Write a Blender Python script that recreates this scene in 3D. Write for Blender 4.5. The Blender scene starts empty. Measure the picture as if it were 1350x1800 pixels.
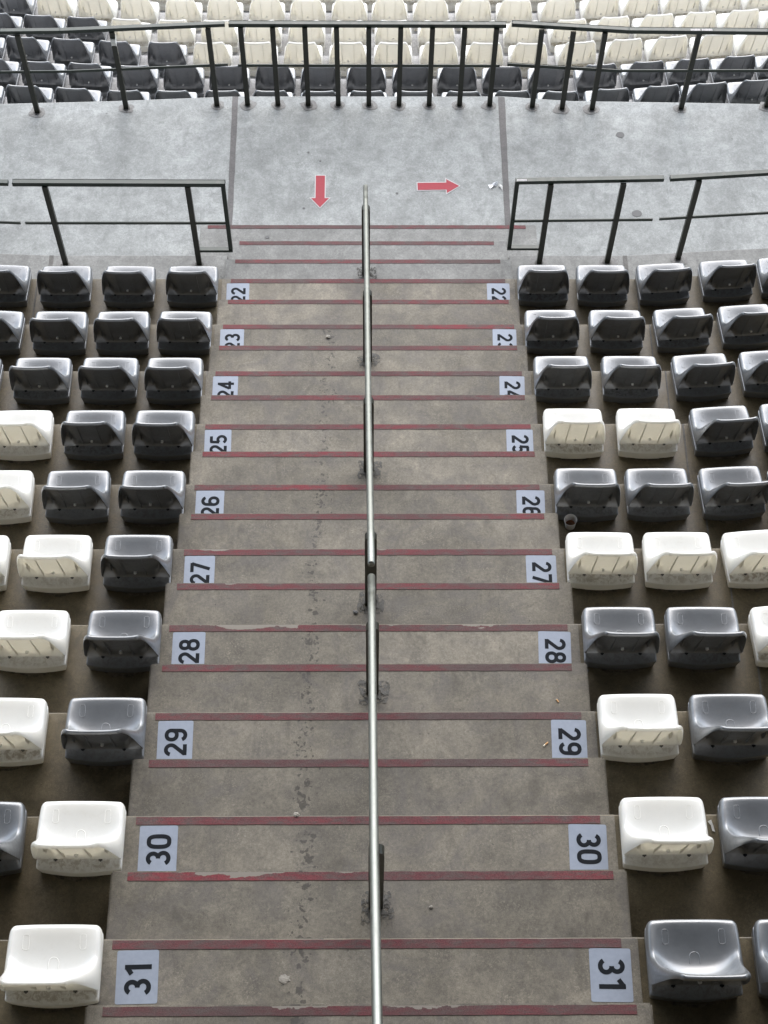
import bpy, bmesh, math, random
from mathutils import Vector, Matrix, noise
random.seed(7)
S = bpy.context.scene
COL = S.collection
R = math.radians

# ---------------------------------------------------------------- camera
cam_d = bpy.data.cameras.new('camera')
cam = bpy.data.objects.new('camera', cam_d); COL.objects.link(cam)
cam_d.sensor_fit = 'HORIZONTAL'; cam_d.sensor_width = 36.0
cam_d.lens = 36.0 * 2780 / 1350
cam_d.clip_end = 1000
MX = ((0.9999526, -0.0057149, 0.0078782), (-0.0012084, -0.8760902, -0.4821457), (0.0096574, 0.4821134, -0.8760556))
m3 = Matrix((MX[0], [-v for v in MX[1]], [-v for v in MX[2]])).transposed()
cam.matrix_world = m3.to_4x4()
S.camera = cam

# ---------------------------------------------------------------- sky, sun, exposure
SUN_EL, SUN_AZ = R(46), R(6)          # in front of the viewer, high above the pitch, behind thin cloud
w = bpy.data.worlds.new('World'); S.world = w; w.use_nodes = True
nt = w.node_tree; nt.nodes.clear()
out = nt.nodes.new('ShaderNodeOutputWorld'); bg = nt.nodes.new('ShaderNodeBackground')
sky = nt.nodes.new('ShaderNodeTexSky'); sky.sky_type = 'NISHITA'; sky.sun_disc = False
sky.sun_elevation = SUN_EL; sky.sun_rotation = SUN_AZ
sky.air_density = 1.0; sky.dust_density = 1.6; sky.ozone_density = 1.4
hs = nt.nodes.new('ShaderNodeHueSaturation'); hs.inputs['Saturation'].default_value = 0.6
nt.links.new(sky.outputs[0], hs.inputs['Color']); nt.links.new(hs.outputs[0], bg.inputs[0])
bg.inputs[1].default_value = 0.15
nt.links.new(bg.outputs[0], out.inputs[0])
sl = bpy.data.lights.new('sun', 'SUN'); sl.energy = 1.5; sl.angle = R(85); sl.color = (1.0, 0.995, 0.985)
sun = bpy.data.objects.new('sun', sl); COL.objects.link(sun)
sd = Vector((math.sin(SUN_AZ) * math.cos(SUN_EL), math.cos(SUN_AZ) * math.cos(SUN_EL), math.sin(SUN_EL)))
sun.rotation_euler = sd.to_track_quat('Z', 'Y').to_euler()
sun.location = (0, 20, 30)
S.view_settings.view_transform = 'Standard'; S.view_settings.look = 'None'
S.view_settings.gamma = 1; S.view_settings.exposure = 1.46
S.render.engine = 'CYCLES'
S.cycles.max_bounces = 8; S.cycles.diffuse_bounces = 5

# ---------------------------------------------------------------- helpers
def link(o, parent=None):
    COL.objects.link(o)
    if parent is not None: o.parent = parent
    return o
def mesh_obj(name, verts, faces, mats, parent=None, smooth=False, mat_idx=None):
    me = bpy.data.meshes.new(name); me.from_pydata([tuple(v) for v in verts], [], faces)
    for m in (mats if isinstance(mats, (list, tuple)) else [mats]): me.materials.append(m)
    if mat_idx: me.polygons.foreach_set('material_index', mat_idx)
    if smooth: me.polygons.foreach_set('use_smooth', [True] * len(me.polygons))
    me.update()
    return link(bpy.data.objects.new(name, me), parent)
def bm_obj(name, bm, mat, parent=None, smooth=False):
    bmesh.ops.recalc_face_normals(bm, faces=bm.faces)
    me = bpy.data.meshes.new(name); bm.to_mesh(me); bm.free(); me.materials.append(mat)
    if smooth: me.polygons.foreach_set('use_smooth', [True] * len(me.polygons))
    return link(bpy.data.objects.new(name, me), parent)
def empty(name, loc=(0, 0, 0), rz=0):
    o = bpy.data.objects.new(name, None); o.location = loc; o.rotation_euler = (0, 0, rz); o.empty_display_size = .1
    return link(o)
def tag(o, label=None, cat=None, group=None, kind=None):
    if label: o['label'] = label
    if cat: o['category'] = cat
    if group: o['group'] = group
    if kind: o['kind'] = kind
    return o
def bar_bm(bm, p0, p1, wid, hei, bev=.004):
    """rectangular bar from p0 to p1; hei is measured along the up-most cross axis"""
    p0 = Vector(p0); p1 = Vector(p1); d = p1 - p0; L = d.length; d.normalize()
    up = Vector((0, 0, 1)) if abs(d.z) < .9 else Vector((0, 1, 0))
    sx = d.cross(up).normalized(); uz = sx.cross(d).normalized()
    r = bmesh.ops.create_cube(bm, size=1)
    vs = r['verts']
    for v in vs:
        c = v.co; v.co = p0 + d * ((c.y + .5) * L) + sx * (c.x * wid) + uz * (c.z * hei)
    es = list({e for v in vs for e in v.link_edges})
    if bev: bmesh.ops.bevel(bm, geom=es, offset=bev, segments=1, affect='EDGES')
def tube_bm(bm, pts, rad, n=16, cap=True, dome=False):
    pts = [Vector(p) for p in pts]; rings = []
    for i, p in enumerate(pts):
        d = (pts[min(i + 1, len(pts) - 1)] - pts[max(i - 1, 0)]).normalized()
        a = d.orthogonal().normalized() if abs(d.x) > .9 else d.cross(Vector((1, 0, 0))).normalized()
        b = d.cross(a)
        rr = rad[i] if isinstance(rad, (list, tuple)) else rad
        rings.append([bm.verts.new(p + (a * math.cos(2 * math.pi * k / n) + b * math.sin(2 * math.pi * k / n)) * rr) for k in range(n)])
    for r0, r1 in zip(rings, rings[1:]):
        for k in range(n): bm.faces.new((r0[k], r0[(k + 1) % n], r1[(k + 1) % n], r1[k]))
    if cap:
        bm.faces.new(rings[0][::-1]); bm.faces.new(rings[-1])

# ---------------------------------------------------------------- materials
class N:
    def __init__(s, name):
        s.m = bpy.data.materials.new(name); s.m.use_nodes = True; s.t = s.m.node_tree; s.t.nodes.clear()
        s.o = s.add('ShaderNodeOutputMaterial'); s.p = s.add('ShaderNodeBsdfPrincipled')
        s.l(s.p.outputs[0], s.o.inputs[0])
        s.co = s.add('ShaderNodeTexCoord')
        s.geo = s.add('ShaderNodeNewGeometry')
    def add(s, t, **k):
        n = s.t.nodes.new(t)
        for a, b in k.items(): setattr(n, a, b)
        return n
    def l(s, a, b): s.t.links.new(a, b)
    def pos(s): return s.geo.outputs['Position']
    def noise(s, scale, detail=4, rough=.6, vec=None, dist=0):
        n = s.add('ShaderNodeTexNoise'); n.inputs['Scale'].default_value = scale; n.inputs['Detail'].default_value = detail
        n.inputs['Roughness'].default_value = rough; n.inputs['Distortion'].default_value = dist
        s.l(vec if vec is not None else s.pos(), n.inputs['Vector']); return n.outputs['Fac']
    def ramp(s, fac, stops):
        r = s.add('ShaderNodeValToRGB'); e = r.color_ramp.elements
        while len(e) < len(stops): e.new(.5)
        for i, (p, c) in enumerate(stops):
            e[i].position = p; e[i].color = (*(c if isinstance(c, (list, tuple)) else (c, c, c)), 1)
        s.l(fac, r.inputs[0]); return r.outputs[0]
    def mr(s, v, a, b, c=0, d=1):
        n = s.add('ShaderNodeMapRange'); n.inputs[1].default_value = a; n.inputs[2].default_value = b
        n.inputs[3].default_value = c; n.inputs[4].default_value = d; s.l(v, n.inputs[0]); return n.outputs[0]
    def math(s, op, a, b=None):
        n = s.add('ShaderNodeMath', operation=op)
        for i, x in enumerate((a, b)):
            if x is None: continue
            if isinstance(x, (int, float)): n.inputs[i].default_value = x
            else: s.l(x, n.inputs[i])
        return n.outputs[0]
    def mix(s, f, a, b, mode='MIX'):
        n = s.add('ShaderNodeMix', data_type='RGBA', blend_type=mode)
        for i, x in ((0, f), (6, a), (7, b)):
            if isinstance(x, (int, float)): n.inputs[i].default_value = x
            elif isinstance(x, (list, tuple)): n.inputs[i].default_value = (*x, 1)
            else: s.l(x, n.inputs[i])
        return n.outputs[2]
    def xyz(s):
        n = s.add('ShaderNodeSeparateXYZ'); s.l(s.pos(), n.inputs[0]); return n.outputs
    def bump(s, h, strength, dist=.002):
        b = s.add('ShaderNodeBump'); b.inputs['Strength'].default_value = strength; b.inputs['Distance'].default_value = dist
        s.l(h, b.inputs['Height']); s.l(b.outputs[0], s.p.inputs['Normal'])
    def base(s, c):
        if isinstance(c, (list, tuple)): s.p.inputs['Base Color'].default_value = (*c, 1)
        else: s.l(c, s.p.inputs['Base Color'])
    def rough(s, c):
        if isinstance(c, (int, float)): s.p.inputs['Roughness'].default_value = c
        else: s.l(c, s.p.inputs['Roughness'])

def concrete(name, light, dark, rough=.75, drips=False, grime=.5, specks=True):
    n = N(name)
    big = n.noise(1.3, 5, .62); mid = n.noise(7, 6, .68, dist=.4); fine = n.noise(55, 4, .7); vfine = n.noise(240, 2, .6)
    f = n.mr(big, .32, .68)
    c = n.mix(f, dark, light)
    m = n.mr(mid, .3, .7, .68, 1.26); c = n.mix(1.0, c, n.ramp(m, [(0, 0), (1, 1)]), 'MULTIPLY') if False else c
    mul = n.math('MULTIPLY', m, n.math('MULTIPLY', n.mr(fine, .25, .75, .74, 1.26), n.mr(vfine, .3, .7, .82, 1.18)))
    comb = n.add('ShaderNodeCombineColor'); 
    for i in range(3): n.l(mul, comb.inputs[i])
    c = n.mix(1.0, c, comb.outputs[0], 'MULTIPLY')
    # salt bloom and open pores: crisp small-scale grain gathered in patches
    gr = n.noise(95, 3, .75); where = n.mr(n.noise(5.5, 5, .7), .42, .62)
    c = n.mix(n.math('MULTIPLY', n.math('MULTIPLY', n.mr(gr, .54, .62), where), .34), c, tuple(min(1, x * 1.75) for x in light))
    pr = n.noise(70, 4, .8, dist=.5); c = n.mix(n.math('MULTIPLY', n.mr(pr, .42, .35), .40), c, tuple(x * .55 for x in dark))
    # soft blotches with irregular edges
    bl = n.noise(2.6, 8, .72, dist=1.2); c = n.mix(n.math('MULTIPLY', n.mr(bl, .56, .66), grime * .45), c, tuple(x * .5 for x in dark))
    lt = n.noise(3.7, 7, .75, dist=.8); c = n.mix(n.math('MULTIPLY', n.mr(lt, .58, .72), .30), c, tuple(min(1, x * 1.5) for x in light))
    if specks:
        vo = n.add('ShaderNodeTexVoronoi'); vo.inputs['Scale'].default_value = 4.6; n.l(n.pos(), vo.inputs['Vector'])
        sp = n.add('ShaderNodeSeparateColor'); n.l(vo.outputs['Color'], sp.inputs[0])
        size = n.mr(sp.outputs[0], .45, 1.0, 0.0, .075)
        ed = n.math('ADD', vo.outputs['Distance'], n.mr(n.noise(60, 2), .2, .8, -.02, .02))
        k = n.math('LESS_THAN', ed, size)
        c = n.mix(n.math('MULTIPLY', k, .55), c, tuple(x * .3 for x in dark))
        vo2 = n.add('ShaderNodeTexVoronoi'); vo2.inputs['Scale'].default_value = 17; n.l(n.pos(), vo2.inputs['Vector'])
        sp2 = n.add('ShaderNodeSeparateColor'); n.l(vo2.outputs['Color'], sp2.inputs[0])
        k2 = n.math('LESS_THAN', vo2.outputs['Distance'], n.mr(sp2.outputs[1], .6, 1.0, 0.0, .10))
        c = n.mix(n.math('MULTIPLY', k2, .5), c, tuple(x * .35 for x in dark))
    if drips:
        x, y, z = n.xyz()
        # a trail of spilled drops running down one side of the stairs
        wob = n.mr(n.noise(.9, 2), .3, .7, -.05, .05)
        dx = n.math('ABSOLUTE', n.math('SUBTRACT', n.math('ADD', x, wob), -.345))
        band = n.mr(dx, .0, .18, 1, 0)
        nz = n.math('MAXIMUM', n.noise(15, 5, .62, dist=.25), n.math('MULTIPLY', n.noise(36, 1, .4), .93))
        d = n.math('MULTIPLY', n.mr(n.math('MULTIPLY', n.math('ADD', nz, 0.0), n.mr(band, 0, 1, .55, 1.09)), .582, .622), .68)
        yk = n.mr(y, 7.9, 8.1, 1, 0)
        c = n.mix(n.math('MULTIPLY', d, yk), c, (.03, .027, .024))
    if drips:      # every step was cast and worn a little differently
        oi = n.add('ShaderNodeObjectInfo'); tone = n.mr(oi.outputs['Random'], 0, 1, .88, 1.12); cc = n.add('ShaderNodeCombineColor')
        for i, k_ in enumerate((1.0, 1.0, .985)): n.l(n.math('MULTIPLY', tone, k_), cc.inputs[i])
        c = n.mix(1.0, c, cc.outputs[0], 'MULTIPLY')
        # grey-violet scuffing over the worn middle of the treads
        sc = n.noise(2.1, 7, .7, dist=1.5); c = n.mix(n.math('MULTIPLY', n.mr(sc, .48, .62), .4), c, (.098, .090, .088))
    st = n.add('ShaderNodeVectorMath', operation='MULTIPLY'); st.inputs[1].default_value = (3.2, .7, .7); n.l(n.pos(), st.inputs[0])
    sk = n.noise(3.0, 6, .7, st.outputs[0], .5); c = n.mix(n.math('MULTIPLY', n.mr(sk, .56, .70), .32), c, tuple(x * .45 for x in dark))
    n.base(c)
    n.rough(n.mr(mid, .3, .7, rough - .12, rough + .1))
    n.p.inputs['Specular IOR Level'].default_value = .4
    if name == 'dark_grout':     # broken, speckled edge: bare concrete shows through
        tb = n.add('ShaderNodeBsdfTransparent'); mx = n.add('ShaderNodeMixShader'); n.l(n.mr(n.noise(34, 5, .7), .47, .53), mx.inputs[0]); n.l(tb.outputs[0], mx.inputs[1]); n.l(n.p.outputs[0], mx.inputs[2]); n.l(mx.outputs[0], n.o.inputs[0])
    h = n.math('ADD', n.math('MULTIPLY', fine, .6), n.math('MULTIPLY', vfine, .5))
    n.bump(h, .35, .003)
    return n.m
M = {}
M['stair'] = concrete('stair_concrete', (.200, .180, .147), (.103, .092, .074), drips=True, grime=.85)
M['walk'] = concrete('walkway_concrete', (.300, .310, .302), (.200, .207, .200), grime=.8)
M['ledge'] = concrete('ledge_concrete', (.225, .225, .213), (.15, .149, .14), grime=.7)
M['floor'] = concrete('terrace_concrete', (.112, .090, .053), (.058, .044, .022), rough=.42, grime=1.0)
M['lower'] = concrete('lower_terrace_concrete', (.40, .395, .39), (.28, .275, .27), grime=.5)
M['joint'] = concrete('joint_filler', (.125, .118, .115), (.085, .08, .078), specks=False)
M['patch'] = concrete('mortar_patch', (.215, .21, .20), (.13, .125, .12), grime=1.0)
M['soot'] = concrete('dirty_mortar', (.14, .135, .125), (.055, .052, .048), grime=1.0)
M['deck'] = concrete('deck_concrete', (.13, .13, .127), (.10, .10, .098), specks=False)

M['grout'] = concrete('dark_grout', (.105, .10, .09), (.06, .057, .052), grime=1.0)
M['roof'] = concrete('roof_underside', (.20, .20, .20), (.17, .17, .17), specks=False)
def strip_mat(name, wear):
    n = N(name)
    v = n.add('ShaderNodeVectorMath', operation='MULTIPLY'); v.inputs[1].default_value = (1, 3, 1); n.l(n.pos(), v.inputs[0])
    a = n.noise(1.1, 3, .5); b = n.noise(9, 5, .7, v.outputs[0]); g = n.noise(170, 3, .7)
    c = n.ramp(a, [(.33, (.070, .040, .038)), (.50, (.110, .030, .033)), (.72, (.165, .024, .031))])
    c = n.mix(n.mr(b, .42, .66), c, (.080, .058, .053))
    mul = n.mr(g, .25, .75, .5, 1.5)
    comb = n.add('ShaderNodeCombineColor')
    for i in range(3): n.l(mul, comb.inputs[i])
    c = n.mix(1.0, c, comb.outputs[0], 'MULTIPLY')
    wv = n.add('ShaderNodeVectorMath', operation='MULTIPLY'); wv.inputs[1].default_value = (.45, 1, 1); n.l(n.pos(), wv.inputs[0])
    wn = n.noise(7, 6, .6, wv.outputs[0])
    uv = n.add('ShaderNodeSeparateXYZ'); n.l(n.co.outputs['UV'], uv.inputs[0])
    far = n.mr(uv.outputs[1], .0, 1.0, -.17, .03)
    left = n.mr(n.xyz()[0], -.6, .3, .0, -.05)
    c = n.mix(n.mr(n.math('ADD', n.math('ADD', wn, far), left), wear, wear + .012), c, (.21, .19, .16))
    n.base(c); n.rough(.8); n.bump(g, .6, .002)
    return n.m
M['strip'] = strip_mat('red_grip_strip', .665)
M['strip_worn'] = strip_mat('worn_red_grip_strip', .53)

def plastic(name, col, rough, dirt, var, coat=0.5, trans=None):
    n = N(name)
    oi = n.add('ShaderNodeObjectInfo')
    ov = n.add('ShaderNodeVectorMath', operation='ADD'); n.l(n.co.outputs['Object'], ov.inputs[0])
    cx = n.add('ShaderNodeCombineXYZ'); n.l(n.math('MULTIPLY', oi.outputs['Random'], 37), cx.inputs[0]); n.l(cx.outputs[0], ov.inputs[1])
    vec = ov.outputs[0]
    sx = n.add('ShaderNodeSeparateXYZ'); n.l(n.co.outputs['Object'], sx.inputs[0])
    a = n.noise(9, 6, .65, vec); b = n.noise(32, 5, .7, vec, .6); g = n.noise(200, 2, .6, vec)
    rv = n.math('ADD', n.mr(a, .3, .7, 0, .6), n.math('MULTIPLY', oi.outputs['Random'], .4))
    c = n.mix(rv, tuple(x * (1 - var * 1.6) for x in col), col)
    c = n.mix(n.math('MULTIPLY', n.math('MULTIPLY', n.mr(b, .52, .7), dirt), n.mr(oi.outputs['Random'], 0, 1, .3, 1.8)), c, (col[0] * .55, col[1] * .5, col[2] * .42))
    # grime that gathers on the rear ledge of the base
    lo = n.math('MULTIPLY', n.mr(sx.outputs[1], -.262, -.270), n.math('MULTIPLY', n.mr(sx.outputs[2], .128, .119), n.mr(sx.outputs[2], .082, .092)))
    c = n.mix(n.math('MULTIPLY', lo, n.math('MULTIPLY', n.mr(b, .44, .58, .05, 1), n.mr(oi.outputs['Random'], 0, 1, .35, .95))), c, (.20, .145, .08) if col[0] > .4 else (.035, .03, .025))
    n.base(c)
    n.rough(n.mr(b, .3, .75, rough, rough + .18))
    n.p.inputs['Specular IOR Level'].default_value = 1.0
    n.p.inputs['Coat Weight'].default_value = coat; n.p.inputs['Coat Roughness'].default_value = .27
    n.bump(a, .06, .004)
    n.p.inputs['Coat IOR'].default_value = 1.75
    if trans:
        tr = n.add('ShaderNodeBsdfTranslucent'); tr.inputs[0].default_value = (*trans, 1)
        mx = n.add('ShaderNodeMixShader'); mx.inputs[0].default_value = .34
        n.l(n.p.outputs[0], mx.inputs[1]); n.l(tr.outputs[0], mx.inputs[2]); n.l(mx.outputs[0], n.o.inputs[0])
    return n.m
M['grey'] = plastic('grey_plastic', (.112, .121, .131), .36, .25, .25, 1.0)
M['white'] = plastic('white_plastic', (.86, .87, .86), .36, .14, .05, .9, (.95, .90, .78))
def simple(name, col, rough, metal=0, var=.15, scale=20, bump=.1):
    n = N(name); n.p.inputs['Specular IOR Level'].default_value = .2 if 'vinyl' in name or 'ink' in name else .5; a = n.noise(scale, 5, .65)
    n.base(n.mix(n.mr(a, .3, .7), tuple(x * (1 - var) for x in col), tuple(min(1, x * (1 + var)) for x in col)))
    n.rough(n.mr(a, .3, .7, max(.05, rough - .08), rough + .1)); n.p.inputs['Metallic'].default_value = metal
    if bump: n.bump(a, bump, .002)
    return n.m
M['green'] = simple('dark_green_paint', (.012, .022, .015), .34, var=.3, bump=.03)
M['olive'] = simple('dark_olive_paint', (.016, .017, .010), .4, var=.35, bump=.03)
M['steel'] = simple('galvanised_steel', (.235, .24, .222), .46, 1.0, .06, 14, 0)
M['bolt'] = simple('bright_bolt', (.75, .75, .73), .35, .6)
M['plate'] = simple('grey_vinyl', (.25, .28, .335), .4, var=.06, scale=40, bump=.02)
M['ink'] = simple('black_ink', (.006, .008, .011), .8, bump=0)
M['red'] = simple('red_vinyl', (.27, .022, .036), .45, var=.12, scale=30, bump=.02)
M['whitevinyl'] = simple('white_vinyl', (.46, .44, .44), .5, var=.04, bump=0)
M['paper'] = simple('white_paper', (.8, .8, .78), .6, var=.1, bump=0)
M['foil'] = simple('silver_foil', (.8, .8, .8), .28, .9, .1, 60)
M['butt'] = simple('cigarette_paper', (.72, .66, .52), .7, bump=0)
M['filter'] = simple('cork_filter', (.55, .30, .12), .7, bump=0)
M['gum'] = simple('chewing_gum', (.26, .24, .205), .6, bump=.2)
M['gumdark'] = simple('trodden_gum', (.105, .104, .102), .7, bump=.2)
M['coffee'] = simple('coffee_dregs', (.05, .02, .008), .25, bump=0)
M['grass'] = simple('grass', (.07, .085, .05), .9, var=.3, scale=.5)
n = N('cup_plastic'); n.base((.80, .78, .76)); n.rough(.3); n.p.inputs['Transmission Weight'].default_value = .08; M['cup'] = n.m
n = N('coffee_stain'); nn = n.noise(25, 4); n.base(n.mix(n.mr(nn, .4, .6), (.30, .11, .03), (.10, .04, .015))); n.rough(.3); M['stain'] = n.m
# grime arcs under the seat rears
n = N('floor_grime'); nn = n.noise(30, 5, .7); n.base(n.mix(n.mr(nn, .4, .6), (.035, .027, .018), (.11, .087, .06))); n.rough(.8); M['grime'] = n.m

# ---------------------------------------------------------------- setting-out numbers (metres, camera at the origin)
Y0, D = 1.880, .745
ZT = [-7.684, -8.092, -8.499, -8.917, -9.337, -9.773, -10.156, -10.549, -10.953, -11.304]   # rows 31 .. 22
def yn(k): return Y0 + D * k
def zt(k):
    if k < 0: return ZT[0] - k * .42
    return ZT[k]
HALF = 1.305
ZL, ZP = -11.70, -12.10         # ledge, walkway
def upoff(x):
    if x > 2.38: return (x - 2.38) * .066
    if x < -2.93: return (-2.93 - x) * .045
    return 0
def upslope(x): return .066 if x > 2.38 else (-.045 if x < -2.93 else 0)
def lowoff(x):
    o = 0
    if x > 2.1: o += (x - 2.1) * .08
    if x < -2.6: o += (-2.6 - x) * .065
    return o
def lowslope(x): return .08 if x > 2.1 else (-.065 if x < -2.6 else 0)

def extrude_profile(name, prof, xs, off, mat, parent=None):
    vs = []; fs = []
    n_ = len(prof)
    for x in xs:
        o = off(x)
        for (y, z) in prof: vs.append((x, y + o, z))
    for i in range(len(xs) - 1):
        for j in range(n_ - 1):
            a = i * n_ + j; fs.append((a, a + 1, a + n_ + 1, a + n_))
    return mesh_obj(name, vs, fs, mat, parent)

# upper terraces: floor and riser of every row, the ledge below row 22 and its drop to the walkway
B = .007
prof = []
for k in range(-7, 10):
    z = zt(k)
    prof += [(yn(k - 1), z), (yn(k) - B, z), (yn(k) - .002, z - .002), (yn(k), z - B)]
YL = 9.155
prof += [(yn(9), ZL), (YL - B, ZL), (YL - .002, ZL - .002), (YL, ZL - B), (YL, ZP - .3)]
tag(extrude_profile('seating_terraces', prof[:-5], [-9, -2.93, 2.38, 9], upoff, M['floor']), kind='structure')
for sgn, xs in ((-1, [-9, -2.93, -HALF + .0]), (1, [HALF - .0, 2.38, 9])):
    p = [(yn(9) + .001, ZL - .0)] + prof[-4:]
    o = extrude_profile('terrace_ledge', p, xs, upoff, M['ledge']); tag(o, kind='structure')
# riser below row 22
for xs in ([-9, -2.93, 2.38, 9],):
    tag(extrude_profile('terrace_riser', [(yn(9) - .001, zt(9) - B), (yn(9) - .001, ZP - .3)], xs, upoff, M['ledge']), kind='structure')
# upper part of the row 22 floor between seats and stair is paler: part of the same slab
# joints between terrace slabs
vs = []; fs = []
for xj in (2.38, -2.93):
    for k in range(0, 10):
        a = len(vs); o = .0
        vs += [(xj - .006, yn(k - 1), zt(k) + .003), (xj + .006, yn(k - 1), zt(k) + .003), (xj + .006, yn(k) - .004, zt(k) + .003), (xj - .006, yn(k) - .004, zt(k) + .003)]
        fs.append((a, a + 1, a + 2, a + 3))
    a = len(vs); vs += [(xj - .02, yn(9), ZL + .003), (xj + .02, yn(9), ZL + .003), (xj + .02, YL - .004, ZL + .003), (xj - .02, YL - .004, ZL + .003)]; fs.append((a, a + 1, a + 2, a + 3))
tag(mesh_obj('terrace_joints', vs, fs, M['soot']), kind='structure')

# ---------------------------------------------------------------- stairs
stairs = tag(empty('stairway', (0, 0, 0)), kind='structure')
def rbox(name, x0, x1, y0, y1, z0, z1, mat, parent, bev=.009):
    bm = bmesh.new(); r = bmesh.ops.create_cube(bm, size=1)
    for v in r['verts']:
        v.co = Vector(((x0 + x1) / 2 + v.co.x * (x1 - x0), (y0 + y1) / 2 + v.co.y * (y1 - y0), (z0 + z1) / 2 + v.co.z * (z1 - z0)))
    es = [e for e in bm.edges if min(v.co.z for v in e.verts) > z1 - .001 and max(v.co.y for v in e.verts) > y1 - .001 or (abs(e.verts[0].co.x - e.verts[1].co.x) < .001 and min(v.co.z for v in e.verts) > z1 - .001)]
    es += [e for e in bm.edges if abs(e.verts[0].co.x - e.verts[1].co.x) < .001 and abs(e.verts[0].co.y - e.verts[1].co.y) < .001 and e.verts[0].co.y > y1 - .001]
    bmesh.ops.bevel(bm, geom=list(set(es)), offset=bev, segments=2, affect='EDGES')
    # subdivide the long front edge a little and roughen it: chipped nosing
    return bm_obj(name, bm, mat, parent)
def strip(x0, x1, y1, z, wid, parent, worn=False):
    """grip strip, slightly irregular edges; far edge just behind the nosing"""
    vs = []; fs = []; nseg = 90; t = .0022
    for i in range(nseg + 1):
        x = x0 + (x1 - x0) * i / nseg
        j0 = .0016 * noise.noise(Vector((x * 14, y1 * 5, 1))) ; j1 = .002 * noise.noise(Vector((x * 11, y1 * 7, 9)))
        ya = y1 + j0; yb = y1 - wid + j1
        vs += [(x, ya, z), (x, ya, z + t), (x, yb, z + t), (x, yb, z)]
    for i in range(nseg):
        a = i * 4
        for q in range(3): fs.append((a + q, a + q + 4, a + q + 5, a + q + 1))
    fs += [(0, 1, 2, 3), (nseg * 4 + 3, nseg * 4 + 2, nseg * 4 + 1, nseg * 4)]
    o = mesh_obj('safety_strip', vs, fs, M['strip_worn' if worn else 'strip'], parent)
    uv = o.data.uv_layers.new(name='uv')
    for lp in o.data.loops:
        q = lp.vertex_index; uv.data[lp.index].uv = ((q // 4) / nseg, 1.0 if q % 4 < 2 else 0.0)
    return o
SW = .043
steps = []
for k in range(-3, 10):
    # half step between row k-1 (above) and row k
    ym = yn(k - 1) + .528 * D; zm = (zt(k - 1) + zt(k)) / 2
    o = rbox('step', -HALF, HALF, yn(k - 1) + .003, ym, zt(k) - .05, zm, M['stair'], stairs)
    strip(-1.222 + random.uniform(-.012, .012), 1.222 + random.uniform(-.015, .015), ym - .010, zm + .0005, SW, o, worn=(k in (0, 1)))
    # full step: a screed laid over the terrace floor
    o2 = rbox('step', -HALF, HALF, yn(k - 1) + .004, yn(k) + .0012, zt(k) - .06, zt(k) + .004, M['stair'], stairs)
    strip(-1.228 + random.uniform(-.01, .01), 1.222 + random.uniform(-.012, .012), yn(k) - .008, zt(k) + .0045, SW, o2, worn=(k in (3, 4)))
# the three steps from row 22 down towards the walkway
for (ya, yb, z, hw, s0, s1) in ((8.588, 8.958, -11.50, HALF, -1.21, 1.20), (8.961, 9.327, -11.70, HALF - .01, -1.20, 1.17), (9.158, 9.680, -11.90, 1.60, -1.53, 1.50)):
    o = rbox('step', -hw, hw, ya, yb, ZP - .2, z, M['ledge'], stairs)
    strip(s0, s1, yb - .009, z + .0005, .042, o)

# ---------------------------------------------------------------- walkway
far = [(-9, 11.0), (-3.74, 11.40), (-2.59, 11.44), (-1.38, 11.505), (-1.32, 11.505), (1.33, 11.51), (1.39, 11.51), (2.05, 11.45), (3.21, 11.43), (4.08, 11.41), (9, 11.3)]
n_ = len(far); vs = []; b = .012
for (x, y) in far: vs += [(x, 8.9, ZP), (x, y - b, ZP), (x, y - b * .3, ZP - b * .3), (x, y, ZP - b), (x, y, ZP - .28), (x, y - .45, ZP - .30), (x, y - .45, -14.0)]
fs = []
for i in range(n_ - 1):
    for j in range(6):
        a = i * 7 + j; fs.append((a, a + 1, a + 8, a + 7))
tag(mesh_obj('walkway', vs, fs, M['walk']), kind='structure')
wk = bpy.data.objects['walkway']
for (a0, a1, b0, b1) in ((-1.385, -1.325, -1.365, -1.318), (1.325, 1.395, 1.328, 1.375)):
    vs = []; fs = []; nseg = 30
    for i in range(nseg + 1):
        t = i / nseg; y = 11.495 + (9.0 - 11.495) * t
        xa = a0 + (b0 - a0) * t + .004 * noise.noise(Vector((y * 6, a0, 0))); xb = a1 + (b1 - a1) * t + .004 * noise.noise(Vector((y * 6, a1, 5)))
        vs += [(xa, y, ZP + .003), (xb, y, ZP + .003)]
    for i in range(nseg): fs.append((2 * i, 2 * i + 2, 2 * i + 3, 2 * i + 1))
    mesh_obj('joint_filler', vs, fs, M['joint'], wk)

# ---------------------------------------------------------------- lower terraces
YA = 12.87; lowrows = []
zc = [-12.86, -13.26, -13.653, -14.038, -14.413, -14.78, -15.14, -15.50, -15.85, -16.2, -16.55, -16.9]
prof = [(11.0, zc[0])]
for i, z in enumerate(zc):
    y = YA - D + D * i
    prof += [(y - D, z), (y - B, z), (y - .002, z - .002), (y, z - B)]
prof += [(prof[-1][0], -22)]
tag(extrude_profile('lower_terraces', prof[1:], [-12, -2.6, 2.1, 12], lowoff, M['lower']), kind='structure')
# the pitch far below and the unseen deck, back wall and roof, set out to shade the near rows
tag(mesh_obj('pitch', [(-120, 19, -21.9), (120, 19, -21.9), (120, 220, -21.9), (-120, 220, -21.9)], [(0, 1, 2, 3)], M['grass']), kind='structure')

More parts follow.
